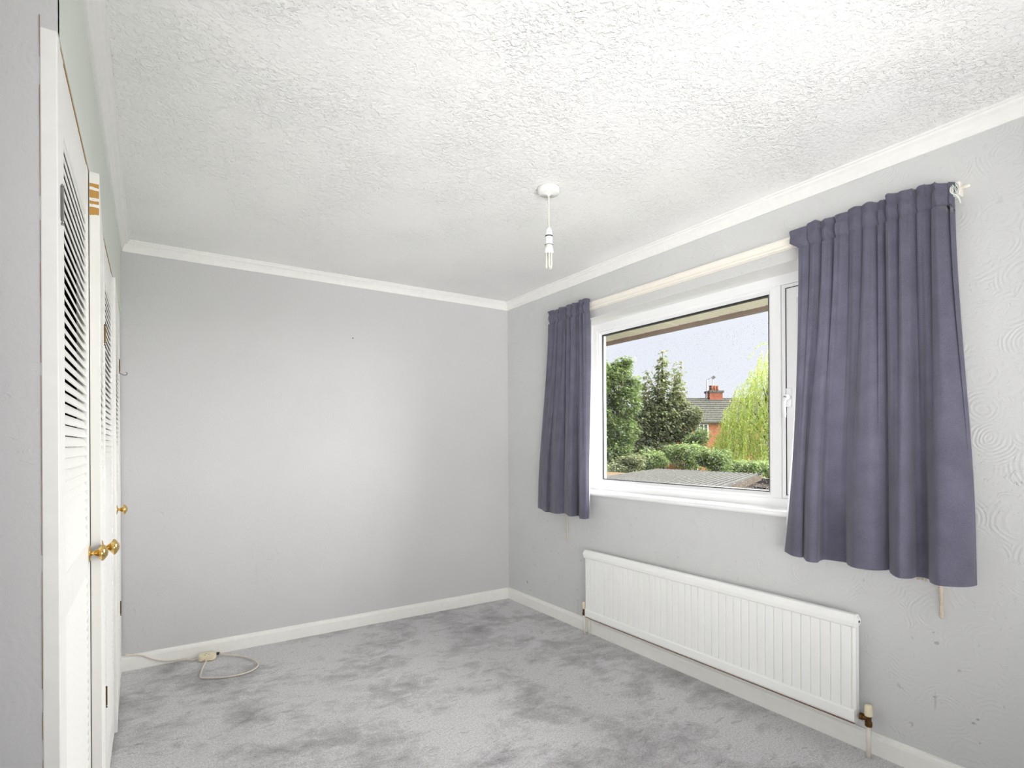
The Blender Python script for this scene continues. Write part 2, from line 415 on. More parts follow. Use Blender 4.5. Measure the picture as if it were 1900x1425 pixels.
box(b, -3.15, -WX-.03, NIB+.06, -.03, .001, .02); box(b, -3.15, -WX-.1, NIB+.06, -.03, 1.98, 2.0)
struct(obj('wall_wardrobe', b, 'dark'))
# skirting boards
def skirt(name, pts_fn, a, bb_, axis):
    prof = [(0, 0), (.016, 0), (.016, .062), (.013, .072), (.007, .078), (.006, .082), (0, .082)]
    if axis == 'y': p = [(-u, v) for u, v in prof]
    else: p = [(-u, v) for u, v in prof]
    return struct(obj(name, prism(BM(), p, axis, a, bb_), 'white_gloss'))
skirt('baseboard_right', None, REAR, -.0005, 'y')
skirt('baseboard_back', None, -WX-.03, -.016, 'x')
# cornice
cp = [(0, 0), (.008, 0), (.009, .008), (.013, .022), (.022, .036), (.033, .044), (.036, .052), (.042, .053), (.042, .06), (0, .06)]
def corn(name, axis, a, b_, s, off):
    prof = [(off+s*u, ZC-.06+v) for u, v in cp]
    o = struct(obj(name, prism(BM(), prof, axis, a, b_), 'cornice'))
    return o
corn('trim_1', 'y', REAR, -.0005, -1, 0); corn('trim_2', 'x', -WX, -.0005, -1, 0); corn('trim_3', 'y', NIB, -.0005, 1, -WX)
# wardrobe jambs and posts
b = BM(); box(b, -WX-.0225, -WX+.0005, NIB-.003, NIB+.035, 0, 1.932, .0015, 1); jb = struct(obj('trim_4', b, 'white_gloss'))
b = BM(); rg = random.Random(9); z = 0
while z < 1.92:
    h_ = rg.uniform(.01, .06)
    if rg.random() < .8: box(b, -WX-.0231-rg.uniform(0, .0004), -WX-.0226, NIB-.0016, NIB+.001, z, z+h_)
    z += h_
obj('chipped_edge', b, 'rust', jb)
b = BM(); box(b, -WX-.06, -WX-.004, -.232, -.012, 0, 1.935, .001, 1); struct(obj('trim_5', b, 'white_gloss'))
b = BM(); box(b, -WX-.06, -WX-.0015, NIB+.036, -.232, 1.9345, 1.94); struct(obj('trim_6', b, 'barewood'))

# ------------------------------------------------------------------ louvred wardrobe doors
Z0, Z1 = .012, 1.928; TH = .022
slat_prof = [(-.0008, 0), (.0006, .0014), (-.0080, .0206), (-.0098, .0206), (-.0098, .0190), (-.0024, .0)]
slat_me = {}
def make_door(y0, y1, d, label, knob_y, hinges, ajar=0, worn=False, group='louvred wardrobe doors'):
    x = -WX+d; st = .045
    t = thing('wardrobe_door', label, 'door', (x, (y0+y1)/2, Z0), group); yc = (y0+y1)/2; w = y1-y0
    if ajar:                                   # hinged at the far edge, the near edge standing proud
        an = math.asin(ajar/w); t.rotation_euler = (0, 0, an); t.location = (x+w/2*math.sin(an), y1-w/2*math.cos(an), Z0)
    def B(name, *a): return obj(name, box(BM(), *a, .0018, 2), 'white_gloss', t)
    if worn:
        obj('worn_edge', box(BM(), -TH+.0012, -.0012, -w/2-.0004, -w/2+.0008, 0, Z1-Z0), 'worn', t)['label'] = 'door edge with paint worn to bare wood near the top'
    B('stile', -TH, 0, -w/2, -w/2+st, 0, Z1-Z0); B('stile', -TH, 0, w/2-st, w/2, 0, Z1-Z0)
    rails = ((0, .11), (.90-Z0, .98-Z0), (1.80-Z0, Z1-Z0))
    for a, c in rails: B('rail', -TH, -.001, -w/2+st, w/2-st, a, c)
    key = round(w, 3)
    if key not in slat_me:
        o = obj('slat', prism(BM(), slat_prof, 'y', -w/2+st+.0003, w/2-st-.0003), 'white_gloss', t); slat_me[key] = o.data
        bpy.data.objects.remove(o)
    for a, c in ((rails[0][1], rails[1][0]), (rails[1][1], rails[2][0])):
        n = int((c-a)/.0212); step = (c-a-.002)/n
        for i in range(n):
            o = bpy.data.objects.new('slat', slat_me[key]); COL.objects.link(o); o.parent = t; o.location = (-.001, 0, a+.001+i*step)
            o.rotation_euler = (random.uniform(-.0012, .0012), random.uniform(-.03, .03), 0)
    k = BM()
    if knob_y is not None: lathe(k, [(0, 0), (.0205, 0), (.0205, .0012), (.0165, .0030), (.0075, .0042), (.0052, .0065), (.0055, .0105), (.0085, .0145), (.0125, .0188), (.0182, .0235), (.0186, .0245), (.0212, .0252), (.0216, .0268), (.0200, .0300), (.0160, .0335), (.0152, .0338), (.0085, .0380), (0, .0395)], (0, (knob_y or 0)-yc, .945-Z0), (1, 0, 0), 24)
    if knob_y is not None: obj('knob', k, 'brass', t, True)
    else: k.free()
    for hy, hz in hinges:
        h = BM(); lathe(h, [(0, -.03), (.0026, -.03), (.0026, .03), (0, .03)], (.0022, hy-yc, hz-Z0), n=10)
        for q in (-.034, .034): lathe(h, [(0, -.003), (.0032, -.003), (.0024, 0), (0, .003)], (.0022, hy-yc, hz-Z0+q), n=8)
        box(h, -.0005, .0015, hy-yc-.012, hy-yc+.012, hz-Z0-.028, hz-Z0+.028)
        obj('hinge', h, 'steel' if hy < -2 else 'old_brass', t)
    return t
make_door(-2.383, -1.856, 0, 'white louvred wardrobe door nearest the camera, hinged at the near jamb', -1.878, [(-2.383, 1.65), (-2.383, .35)])
make_door(-1.8552, -1.306, 0, 'white louvred wardrobe door standing ajar, bare wood patches on its edge', -1.800, [(-1.303, 1.60), (-1.303, .36)], .0232, True)
make_door(-1.290, -.802, 0, 'white louvred wardrobe door behind the ajar one, without a visible knob', None, [])
make_door(-.796, -.238, 0, 'white louvred wardrobe door farthest away beside the back wall', -.752, [(-.24, 1.62), (-.24, .4)], .010)

# ------------------------------------------------------------------ window
win = bpy.data.objects.new('window_1', None); COL.objects.link(win); struct(win)
FX = .13
def ring(bm, y0, y1, z0, z1, w, x0, x1, cham=0):
    """mitred frame ring with inner chamfer; outer rect, member width w, front x0, back x1"""
    o = [(y0, z0), (y1, z0), (y1, z1), (y0, z1)]; i = [(y0+w, z0+w), (y1-w, z0+w), (y1-w, z1-w), (y0+w, z1-w)]
    c = cham; j = [(y0+w-c, z0+w-c), (y1-w+c, z0+w-c), (y1-w+c, z1-w+c), (y0+w-c, z1-w+c)]
    loops = [[(x1, *p) for p in o], [(x0, *p) for p in o], [(x0, *p) for p in j], [(x0+c, *p) for p in i], [(x1, *p) for p in i]]
    V = [[bm.verts.new(p) for p in L] for L in loops]; fs = []
    for a in range(len(V)):
        A, B_ = V[a], V[(a+1) % len(V)]
        for q in range(4): fs.append(bm.faces.new((A[q], A[(q+1) % 4], B_[(q+1) % 4], B_[q])))
    bmesh.ops.recalc_face_normals(bm, faces=fs); return bm
b = BM(); ring(b, WY0, WY1, .905, 2.012, .048, FX, .205, .004)
box(b, FX, .205, -2.172, -2.128, .953, 1.964, .003, 2)
obj('frame', b, 'upvc', win)
# fixed light: bead, gasket, pane
b = BM(); ring(b, -2.132, WY1-.046, .950, 1.967, .028, FX+.004, .16, .014); obj('glazing_bead', b, 'upvc', win)
b = BM(); ring(b, -2.106, -.922, .976, 1.941, .006, FX+.018, .162); obj('gasket', b, 'gasket', win)
GX = .158
def pane(y0, y1, z0, z1, x):
    return obj('pane', ([(x, y0, z0), (x, y1, z0), (x, y1, z1), (x, y0, z1)], [], [(0, 1, 2, 3)]), 'pane', win)
p1 = pane(-2.106, -.922, .976, 1.941, GX); p2 = pane(-2.106, -.922, .976, 1.941, GX+.022)
b = BM(); ring(b, -2.11, -.918, .972, 1.945, .012, GX+.001, GX+.021); obj('spacer_bar', b, 'steel', win)
# opening casement behind the right curtain
b = BM(); ring(b, -2.70, -2.176, .955, 1.962, .016, FX+.006, .20, .008); obj('glazing_bead', b, 'upvc', win)
sash = obj('sash', ring(BM(), -2.684, -2.192, .971, 1.946, .062, FX+.016, .21, .012), 'upvc', win)
b = BM(); ring(b, -2.686, -2.190, .969, 1.948, .003, FX+.012, .15); obj('gasket', b, 'gasket', win)
p3 = pane(-2.624, -2.252, 1.031, 1.886, GX+.012)
# handle
h = BM(); hy = -2.207
box(h, FX+.004, FX+.017, hy-.013, hy+.013, 1.385, 1.475, .005, 3)
lathe(h, [(0, 0), (.0135, 0), (.0135, .03), (.011, .034), (0, .034)], (FX+.008, hy, 1.43), (-1, 0, 0), 16)
tube(h, spline([(FX-.02, hy, 1.43), (FX-.026, hy+.002, 1.415), (FX-.026, hy+.004, 1.38), (FX-.020, hy+.004, 1.335)], 5), [.009]*8+[.0095]*6+[.007]*2, 8)
hd = obj('handle', h, 'upvc', win, True)
h = BM(); lathe(h, [(0, 0), (.006, 0), (.006, .003), (0, .003)], (FX-.0265, hy, 1.43), (-1, 0, 0), 12); obj('lock_button', h, 'steel', hd)
# sill board with a rounded nose
prof = [(.16, .886), (-.018, .886), (-.028, .888), (-.034, .894), (-.0355, .900), (-.034, .906), (-.028, .911), (-.018, .9125), (.16, .9125)]
obj('sill', prism(BM(), prof, 'y', WY0-.05, WY1+.06), 'upvc', win)
obj('outer_sill', prism(BM(), [(.15, .87), (.33, .855), (.33, .875), (.2, .90), (.15, .90)], 'y', WY0+.0, WY1), 'upvc', win)
# raindrops on the outer face of the panes
def drops(n, y0, y1, z0, z1, x, par, rng):
    V, Fc = [], []
    for _ in range(n):
        y = rng.uniform(y0+.01, y1-.01); u = (z1-z0); z = z0+.008+u*.985*(rng.random()**1.25)
        if rng.random() > .35+.65*((y1-y)/(y1-y0))**.6 or z > z1-.1: continue
        r = rng.choice([.0006, .0008, .0009, .0011, .0014]); s = rng.uniform(1, 1.35); base = len(V); m = 8
        for rr, h in ((1, 0), (.8, .55), (.4, .85)):
            for k in range(m):
                a = 2*PI*k/m; V.append((x+h*r*.38, y+rr*r*math.cos(a), z+rr*r*s*math.sin(a)))
        V.append((x+r*.36, y, z)); top = len(V)-1
        for q in range(2):
            for k in range(m):
                k2 = (k+1) % m; Fc.append((base+q*m+k, base+q*m+k2, base+(q+1)*m+k2, base+(q+1)*m+k))
        for k in range(m): Fc.append((base+2*m+k, base+2*m+(k+1) % m, top))
        Fc.append(tuple(base+k for k in range(m))[::-1])
    return obj('raindrops', (V, [], Fc), 'water', par, True, stuff=True)
rng = random.Random(3)
drops(15000, -2.10, -.925, .978, 1.938, GX+.0225, p2, rng)
drops(900, -2.62, -2.255, 1.033, 1.884, GX+.0125, p3, rng)

# ------------------------------------------------------------------ curtain track
tr = thing('curtain_track', 'ivory plastic curtain track fixed along the wall above the window', 'curtain rail', (-.02, -1.75, 2.09))
tp = [(0, 2.072), (-.010, 2.072), (-.013, 2.076), (-.022, 2.076), (-.024, 2.072), (-.030, 2.072), (-.031, 2.082), (-.027, 2.088), (-.027, 2.100), (-.031, 2.106), (-.030, 2.116), (0, 2.116)]
obj('track', prism(BM(), [(u+.02, v-2.09) for u, v in tp], 'y', -1.14, 1.12), 'rail', tr)
obj('end_cap', box(BM(), -.016, .018, -1.165, -1.14, -.020, .028, .003, 2), 'rail', tr)
q = BM(); lathe(q, [(0, 0), (.006, 0), (.006, .022), (.004, .026), (0, .027)], (-.002, -1.163, .006), (0, -1, 0), 10); obj('end_pin', q, 'rail', tr, True)

# ------------------------------------------------------------------ curtains
def catmull1(pts, n):
    out = spline([(a, b_, 0) for a, b_ in pts], n); return [(v.x, v.y) for v in out]
def resample(poly, n):
    L = [0]
    for a, b_ in zip(poly, poly[1:]): L.append(L[-1]+math.hypot(a[0]-b_[0], a[1]-b_[1]))
    out = []; j = 0
    for i in range(n):
        s = L[-1]*i/(n-1)
        while j < len(L)-2 and L[j+1] < s: j += 1
        f = (s-L[j])/max(L[j+1]-L[j], 1e-9); f = min(max(f, 0), 1)
        out.append((poly[j][0]+(poly[j+1][0]-poly[j][0])*f, poly[j][1]+(poly[j+1][1]-poly[j][1])*f))
    return out
def curtain(name, label, bottom, ytop0, ytop1, gath, zb, seed, wside=1, win0=True, droop=0, flare=0, bulge=0, NU=240):
    rg = random.Random(seed)
    B_ = resample(catmull1(bottom, 10), NU)            # (y, x) at the hem
    ph = []; a = 0
    cuts = [0]
    while cuts[-1] < 1: cuts.append(cuts[-1]+rg.uniform(.7, 1.35)/gath)
    cuts[-1] = 1 if 1-cuts[-2] > .3/gath else 1
    def gather(t):
        for i in range(len(cuts)-1):
            if t <= cuts[i+1]+1e-9:
                f = (t-cuts[i])/(cuts[i+1]-cuts[i]); return max(0, math.sin(PI*f**.62))**.6*(1+.10*math.sin(f*13+i*2.1)), i, f
        return 0, len(cuts), 1
    amp = [rg.uniform(.6, 1.25) for _ in range(len(cuts)+1)]; jag = [rg.uniform(-.006, .008) for _ in range(len(cuts)+1)]
    V = []; rows = []
    def top(t, base, A):
        g, i, f = gather(t); y = ytop0+(ytop1-ytop0)*t
        y -= .010*A/.02*math.sin(2*PI*f)*.35*(1 if ytop1 > ytop0 else -1)*0 
        return y, base-A*amp[i]*g+A*.35, jag[i]*g
    NV = 34
    for r in range(NV):
        s = r/(NV-1); z = zb+(2.036-zb)*s; bl = s**1.5*(3-2*s) if s < 1 else 1
        bl = min(1, max(0, (s-.12)/.88)); bl = bl*bl*(3-2*bl)
        row = []
        for i in range(NU):
            t = i/(NU-1); y0, x0 = B_[i]; y1, x1, _ = top(t, -.058, .034)
            k = .75*bl+.25*s
            kp = 1-(1-s)**2.3; tw = t if win0 else 1-t
            ky = k+(kp-k)*math.exp(-tw/.08)
            y = y0+(y1-y0)*ky; x = x0+(x1-x0)*k
            y += bulge*math.sin(PI*s**.8)*math.exp(-tw/.10)
            x += .004*math.sin(9*t*PI+5*s+seed)*(1-s)
            z2 = z-.006*math.sin(t*11+seed)*(1-s)
            row.append((min(x, -.040), y, z2))
        rows.append(row)
    for base, A, z in ((-.054, .021, 2.042), (-.054, .022, 2.050), (-.059, .026, 2.060), (-.061, .028, 2.076), (-.059, .027, 2.092), (-.055, .022, 2.102), (-.055, .022, 2.107), (-.058, .026, 2.116), (-.060, .030, 2.126), (-.055, .026, 2.133), (-.046, .016, 2.130), (-.040, .006, 2.112)):
        row = []
        for i in range(NU):
            t = i/(NU-1); y, x, jz = top(t, base, A); g_, gi, gf = gather(t)
            w_ = math.sin(gf*2*PI+gi*1.7)*.007*(1 if z > 2.10 else .4)
            dz = droop*max(0, (t-.88)/.12)**1.5
            fz = min(1, max(0, (z-2.045)/.03)); y += flare*fz*math.exp(-(t if win0 else 1-t)/.05)
            row.append((min(x, -.040), y+w_, z-dz+(jz if z > 2.11 else jz*.3)))
        rows.append(row)
    V = [p for r in rows for p in r]; nr = len(rows)
    Fc = [(r*NU+i, r*NU+i+1, (r+1)*NU+i+1, (r+1)*NU+i) for r in range(nr-1) for i in range(NU-1)]
    t = thing(name, label, 'curtain', (-.06, (ytop0+ytop1)/2, zb))
    off = Vector((-.06, (ytop0+ytop1)/2, zb))
    def rel(P): return [(p[0]-off.x, p[1]-off.y, p[2]-off.z) for p in P]
    o = obj('drape', (rel(V), [], Fc), 'curtain', t, True)
    # white lining a little behind the cloth, stopping short of hem and heading
    L = []
    for r in rows[0:NV-1]:
        mx_ = [max(q[0] for q in r[max(0, i-14):i+15]) for i in range(NU)]
        for i, p in enumerate(r):
            t_ = i/(NU-1); e = max(0, 1-t_/.3)+max(0, 1-(1-t_)/.3); e = min(e, 1); e = e*e*(3-2*e)
            L.append((max(p[0]+.004, -.034+(mx_[i]+.005+.034)*e), p[1]+(wside*math.exp(-(t_ if win0 else 1-t_)/.01)), p[2]))
    FL = [(r*NU+i, r*NU+i+1, (r+1)*NU+i+1, (r+1)*NU+i) for r in range(NV-2) for i in range(NU-1)]
    obj('lining', (rel(L), [], FL), 'lining', t, True)
    # turned hem band at the bottom (front)
    return t, off
def deep(x): return x if x > -.07 else -.07+(x+.07)*1.3
def yb(px, py, x): return on(px, py, 0, x).y
bot = [(px, x) for px, x in ((1457, -.075), (1470, -.118), (1487, -.112), (1488, -.078), (1491, -.088), (1499, -.128), (1516, -.120), (1521, -.088), (1530, -.062), (1550, -.060), (1570, -.064), (1573, -.095), (1585, -.140), (1615, -.142), (1640, -.110), (1650, -.085), (1653, -.115), (1668, -.150), (1690, -.125), (1702, -.082), (1722, -.080), (1727, -.118), (1742, -.142), (1775, -.132), (1800, -.110), (1812, -.085))]
curR, offR = curtain('curtain', 'slate grey curtain, the wider one, hanging to the right of the window', [(yb(px, 1050, deep(x)), deep(x)) for px, x in bot], -2.368, -2.905, 13, .742, 5, .010, True, .030, .042, 0)
bot = [(px, x) for px, x in ((999, -.062), (1003, -.085), (1013, -.110), (1018, -.086), (1021, -.095), (1032, -.118), (1043, -.098), (1047, -.090), (1050, -.120), (1058, -.140), (1066, -.110), (1071, -.075), (1074, -.080), (1077, -.120), (1085, -.128), (1091, -.105))]
curL, offL = curtain('curtain', 'slate grey narrow gathered curtain hanging to the left of the window', [(yb(px, 950, deep(x)), deep(x)) for px, x in bot], -.632, -1.028, 9, .756, 11, -.0015, False, 0, 0, -.032, NU=200)
# loose threads at the right end of the right curtain's heading
th = BM(); rg = random.Random(5)
for i in range(12):
    y0 = -2.893+rg.uniform(-.012, .004); L = rg.uniform(.015, .045)
    tube(th, spline([(-.045, y0, 2.112+rg.uniform(-.006, .008)), (-.058, y0-.006, 2.108), (-.060-rg.uniform(0, .01), y0-.008-rg.uniform(0, .012), 2.100-L*.5), (-.060, y0-.008-rg.uniform(-.004, .014), 2.10-L)], 4), .0011, 5)
tube(th, spline([(-.06, -2.898, 2.10), (-.068, -2.90, 2.075), (-.066, -2.918, 2.055), (-.06, -2.925, 2.03)], 6), .0028, 6)
o = obj('loose_thread', th, 'thread', curR, True, stuff=True); o.location = -offR

# tie-back ropes hanging on the wall behind each curtain
def rope(bm, pts, r, turns):
    P = spline(pts, 14); n = len(P)
    for s in range(3):
        Q = []
        for i, p in enumerate(P):
            a = turns*2*PI*i/(n-1)+s*2*PI/3; Q.append(p+Vector((math.cos(a)*r*.62, math.sin(a)*r*.62, 0)))
        tube(bm, Q, r*.62, 6)
def tieback(y, ztop, zbot, fringe, label, dia):
    t = thing('curtain_tieback', label, 'tieback', (-.02, y, ztop))
    rp_ = BM(); rope(rp_, [(.012, 0, .12), (.006, .002, .02), (.004, .001, -.05), (.003, -.001, zbot-ztop)], dia, 13); obj('rope', rp_, 'rope', t, True)
    hk = BM(); tube(hk, [(.0195, 0, .125), (-.006, 0, .125), (-.01, 0, .132)], .003, 8); obj('hook', hk, 'brass', t)
    if fringe:
        f = BM(); rg2 = random.Random(2)
        dy = fringe
        lathe(f, [(0, .03), (.011, .028), (.016, .012), (.013, 0), (0, -.002)], (-.008, dy, .02), n=12)
        for i in range(46):
            a = rg2.uniform(0, 2*PI); rr = .017*rg2.random()**.5
            tube(f, [(-.008+rr*.5*math.cos(a), dy+rr*.8*math.sin(a), .022), (-.010+rr*math.cos(a)*.7, dy+rr*1.5*math.sin(a), -.012+rg2.uniform(-.006, .004))], .0011, 4)
        rope(f, [(.012, 0, .122), (.002, dy*.4, .085), (-.006, dy, .048)], .005, 8)
        tz = obj('tassel', f, 'rope', t, True, stuff=True); tz.location.x = .010
    return t
tieback(-2.85, .73, .592, .05, 'cream twisted rope with tassel below the right curtain', .0062)
tieback(-.752, .745, .556, 0, 'cream twisted rope hanging below the left curtain', .0045)

# ------------------------------------------------------------------ radiator
RY0, RY1, RZ0, RZ1, RX = -2.592, -1.005, .122, .548, -.082
ra = thing('radiator', 'long white panel radiator with vertical flutes under the window', 'radiator', (0, -1.8, .1))
def rl(bm): bmesh.ops.translate(bm, verts=bm.verts, vec=(0, 1.8, -.1)); return bm
pitch = .0400; prof = []; y = RY0+.012; 
prof.append((RY0, RX+.006)); prof.append((RY0+.006, RX))
n = int((RY1-RY0-.024)/pitch); pitch = (RY1-RY0-.024)/n
for i in range(n+1):
    yy = RY0+.012+i*pitch
    prof += [(yy-.0024, RX), (yy-.0011, RX+.0085), (yy+.0011, RX+.0085), (yy+.0024, RX)]
prof += [(RY1-.006, RX), (RY1, RX+.006)]
b = BM(); zs = [(RZ0+.052, 0), (RZ0+.062, 1), (RZ1-.058, 1), (RZ1-.050, 0)]
rows = []
for z, k in zs:
    rows.append([b.verts.new((RX+(x-RX)*k if 0 < i < len(prof)-1 else x, yy, z)) for i, (yy, x) in enumerate(prof)])
for A, B_ in zip(rows, rows[1:]):
    for i in range(len(prof)-1): b.faces.new((A[i], A[i+1], B_[i+1], B_[i]))
bmesh.ops.recalc_face_normals(b, faces=b.faces)
prism(b, [(RX+.006, RZ0+.053), (RX+.014, RZ0+.053), (RX+.014, RZ1-.05), (RX+.006, RZ1-.05)], 'y', RY0, RY1)
obj('front_panel', rl(b), 'radiator', ra)
b = BM(); prism(b, [(RX-.001, RZ0+.053), (RX-.004, RZ0+.046), (RX-.0045, RZ0+.012), (RX, RZ0+.004), (RX+.016, RZ0), (RX+.03, RZ0+.006), (RX+.03, RZ0+.05), (RX+.008, RZ0+.053)], 'y', RY0+.002, RY1-.002); obj('lower_channel', rl(b), 'radiator', ra)
b = BM(); prism(b, [(RX, RZ0-.001), (RX+.012, RZ0-.004), (RX+.018, RZ0-.001), (RX+.010, RZ0+.003)], 'y', RY0+.005, RY1-.005); obj('rusty_seam', rl(b), 'rust', ra)['label'] = 'rust-stained bottom seam'
cap = [(RX-.003+.0, RZ1-.052), (RX-.008, RZ1-.046), (RX-.0095, RZ1-.030), (RX-.008, RZ1-.012), (RX-.001, RZ1-.002), (RX+.010, RZ1), (RX+.024, RZ1-.002), (RX+.032, RZ1-.012), (RX+.033, RZ1-.036), (RX+.026, RZ1-.050)]
b = prism(BM(), cap, 'y', RY0-.002, RY1+.002); obj('top_channel', rl(b), 'radiator', ra)
b = BM()
for ye, s in ((RY0-.002, -1), (RY1+.002, 1)): lathe(b, [(0, 0), (.019, 0), (.019, .006), (.012, .009), (0, .009)], (RX+.011, ye, RZ1-.026), (0, s, 0), 20)
obj('end_boss', rl(b), 'radiator', ra)
b = lathe(BM(), [(0, 0), (.0045, 0), (.0045, .002), (0, .002)], (RX+.009, RY0-.011, RZ1-.026), (0, -1, 0), 10); obj('bleed_plug', rl(b), 'black', ra)
b = BM(); box(b, RX+.045, RX+.058, RY0+.01, RY1-.01, RZ0, RZ1-.03, .004, 2); obj('rear_panel', rl(b), 'radiator', ra)
b = BM()
for yy in (RY0+.3, RY1-.3): box(b, RX+.058, -.0005, yy-.015, yy+.015, RZ0+.05, RZ1-.05)
obj('bracket', rl(b), 'radiator', ra)
def valve(y, s):
    x = RX+.026
    v = BM(); z = RZ0+.028
    lathe(v, [(0, 0), (.014, 0), (.014, .010), (.0105, .012), (.0105, .026), (0, .026)], (x, y-s*.030, z), (0, s, 0), 8)
    lathe(v, [(0, -.028), (.0125, -.028), (.0135, -.022), (.0135, -.012), (.010, -.010), (.010, .006), (.012, .008), (.012, .014), (0, .014)], (x, y, z), n=8)
    vb = obj('valve', rl(v), 'old_brass', ra)
    v = lathe(BM(), [(0, 0), (.0135, 0), (.0145, .004), (.0135, .034), (.0115, .041), (.006, .043), (0, .043)], (x, y+s*0, z+.012), (0, 0, 1), 14); obj('valve_cap', rl(v), 'cream', vb, True)
    v = tube(BM(), [(x, y, z-.026), (x, y, 0.002)], .0085, 12); obj('pipe', rl(v), 'pipe', ra, True)
valve(RY0-.036, -1); valve(RY1+.036, 1)
v = tube(BM(), [(RX+.05, RY1+.018, RZ0+.03), (RX+.05, RY1+.018, 0.002)], .0075, 10); obj('pipe', rl(v), 'pipe', ra, True)

# ------------------------------------------------------------------ pendant lamp
pe = thing('ceiling_pendant', 'bare energy-saving bulb on a short white ceiling flex', 'ceiling light', (-.9154, -1.7402, ZC))
b = lathe(BM(), [(0, 0), (.048, 0), (.048, -.012), (.046, -.024), (.040, -.0275), (.008, -.030), (.006, -.036), (0, -.036)], (0, 0, 0), n=32); obj('ceiling_rose', b, 'rose', pe, True)
obj('flex', tube(BM(), spline([(0, 0, -.034), (.0015, .001, -.1), (0, 0, -.18)], 5), .0032, 8), 'flex', pe, True)
lh = obj('lampholder', lathe(BM(), [(0, -.172), (.008, -.172), (.0125, -.182), (.0158, -.198), (.0162, -.208), (.0162, -.248), (.0172, -.252), (0, -.252)], (0, 0, 0), n=20), 'rose', pe, True)
b = BM(); lathe(b, [(.0155, -.2075), (.0168, -.2078), (.0168, -.2125), (.0155, -.213)], (0, 0, 0), n=20); lathe(b, [(.016, -.2465), (.0178, -.2468), (.0178, -.2495), (.016, -.25)], (0, 0, 0), n=20); obj('black_ring', b, 'black', lh)
bu = obj('bulb', lathe(BM(), [(0, -.252), (.0160, -.252), (.0195, -.268), (.0205, -.280), (.0195, -.284), (0, -.285)], (0, 0, 0), n=20), 'rose', pe, True)
b = BM()
for k in range(3):
    a = k*PI*2/3+.4; ca, sa = math.cos(a), math.sin(a); u = Vector((ca*.0115, sa*.0115, 0)); w_ = Vector((-sa, ca, 0))*.0055
    tube(b, spline([u+w_+Vector((0, 0, -.284)), u+w_+Vector((0, 0, -.335)), u+w_*.7+Vector((0, 0, -.345)), u+Vector((0, 0, -.348)), u-w_*.7+Vector((0, 0, -.345)), u-w_+Vector((0, 0, -.335)), u-w_+Vector((0, 0, -.284))], 4), .0042, 8)
obj('glass_tubes', b, 'tube', bu, True)

# ------------------------------------------------------------------ extension lead on the carpet
ex = thing('extension_lead', 'cream trailing socket with looped white cable on the carpet by the back wall', 'extension lead', (-2.10, -.082, 0))
EO = Vector((-2.10, -.082, 0))
b = BM(); 
pr = [(-.042, -.024), (-.030, -.034), (.030, -.034), (.044, -.016), (.044, .016), (.030, .034), (-.030, .034), (-.042, .024)]
prism(b, pr, 'z', .004, .032)
bmesh.ops.bevel(b, geom=[e for e in b.edges], offset=.003, segments=2, affect='EDGES')
bmesh.ops.rotate(b, verts=b.verts, cent=(0, 0, 0), matrix=Matrix.Rotation(-.18, 3, 'Z'))
sk = obj('socket', b, 'cream', ex)
b = BM()
for dx, dy, a, c in ((-.004, .010, .004, .0022), (-.013, -.008, .0022, .004), (.007, -.008, .0022, .004)): box(b, dx-a, dx+a, dy-c, dy+c, .0318, .0324)
obj('socket_hole', b, 'black', sk)
b = tube(BM(), [(.040, .018, .018), (.062, .022, .016)], .008, 10); obj('cable_grip', b, 'black', ex)
def fl(px, py, z=.008): 
    p = on(px, py, 2, z); return p-EO
w0 = [on(231, 1214, 1, -.019), on(262, 1216, 1, -.019), on(285, 1223, 1, -.022)]
c1 = spline([p-EO for p in w0]+[on(310, 1226, 1, -.024)-EO, on(340, 1223, 1, -.030)-EO, Vector((-.075, .022, .006)), Vector((-.040, .012, .014))], 8)
obj('cable', tube(BM(), c1, .0036, 8), 'flex', ex, True)
c2 = spline([Vector((.058, .021, .014)), fl(440, 1216.5), fl(465, 1222), fl(479, 1231), fl(474, 1240), fl(455, 1249), fl(420, 1256), fl(385, 1257.5), fl(373, 1257), fl(372.5, 1250), fl(377, 1237), fl(382, 1228, .012), Vector((-.012, -.036, .016))], 8)
obj('cable', tube(BM(), c2, .0042, 8), 'flex', ex, True)

# ------------------------------------------------------------------ small fixings
b = BM(); hp = on(224, 692, 1, -.1)
tube(b, spline([(-WX-.004, -.1, 1.602), (-WX+.008, -.1, 1.594), (-WX+.018, -.1, 1.590), (-WX+.027, -.1, 1.594), (-WX+.030, -.1, 1.602), (-WX+.024, -.1, 1.607)], 6), .0016, 6)
tag(obj('wire_hook', b, 'black', None, True), 'small dark wire hook sticking out beside the farthest wardrobe door', 'hook')
b = lathe(BM(), [(0, .001), (.0016, .001), (.0016, -.010), (.004, -.010), (.004, -.012), (0, -.0125)], (-1.237, 0, 1.927), (0, 1, 0), 8)
tag(obj('picture_nail', b, 'old_brass'), 'tiny dark nail left in the grey back wall', 'nail')

# ------------------------------------------------------------------ outside: eaves
SZ = 2.08
ev = thing('eaves', 'cream boarded eaves seen through the top of the window', 'eaves', (.28, -1, SZ))
me_b = None; y = -3.6; i = 0
while y < 1.6:
    if me_b is None:
        o = obj('soffit_board', box(BM(), 0, .60, -.082, .082, 0, .018, .003, 1), 'soffit', ev); me_b = o.data
    else:
        o = bpy.data.objects.new('soffit_board', me_b); COL.objects.link(o); o.parent = ev
    o.location = (0, y+1, 0.002*(i % 2)); y += .17; i += 1
obj('fascia', box(BM(), .60, .625, -2.7, 2.7, -.03, .19, .003, 1), 'fascia', ev)
obj('gutter', prism(BM(), [(.625+.0, .14), (.64, .09), (.68, .075), (.72, .09), (.735, .14), (.725, .14), (.712, .098), (.68, .085), (.645, .098), (.635, .14)], 'y', -2.7, 2.7), 'fascia', ev)

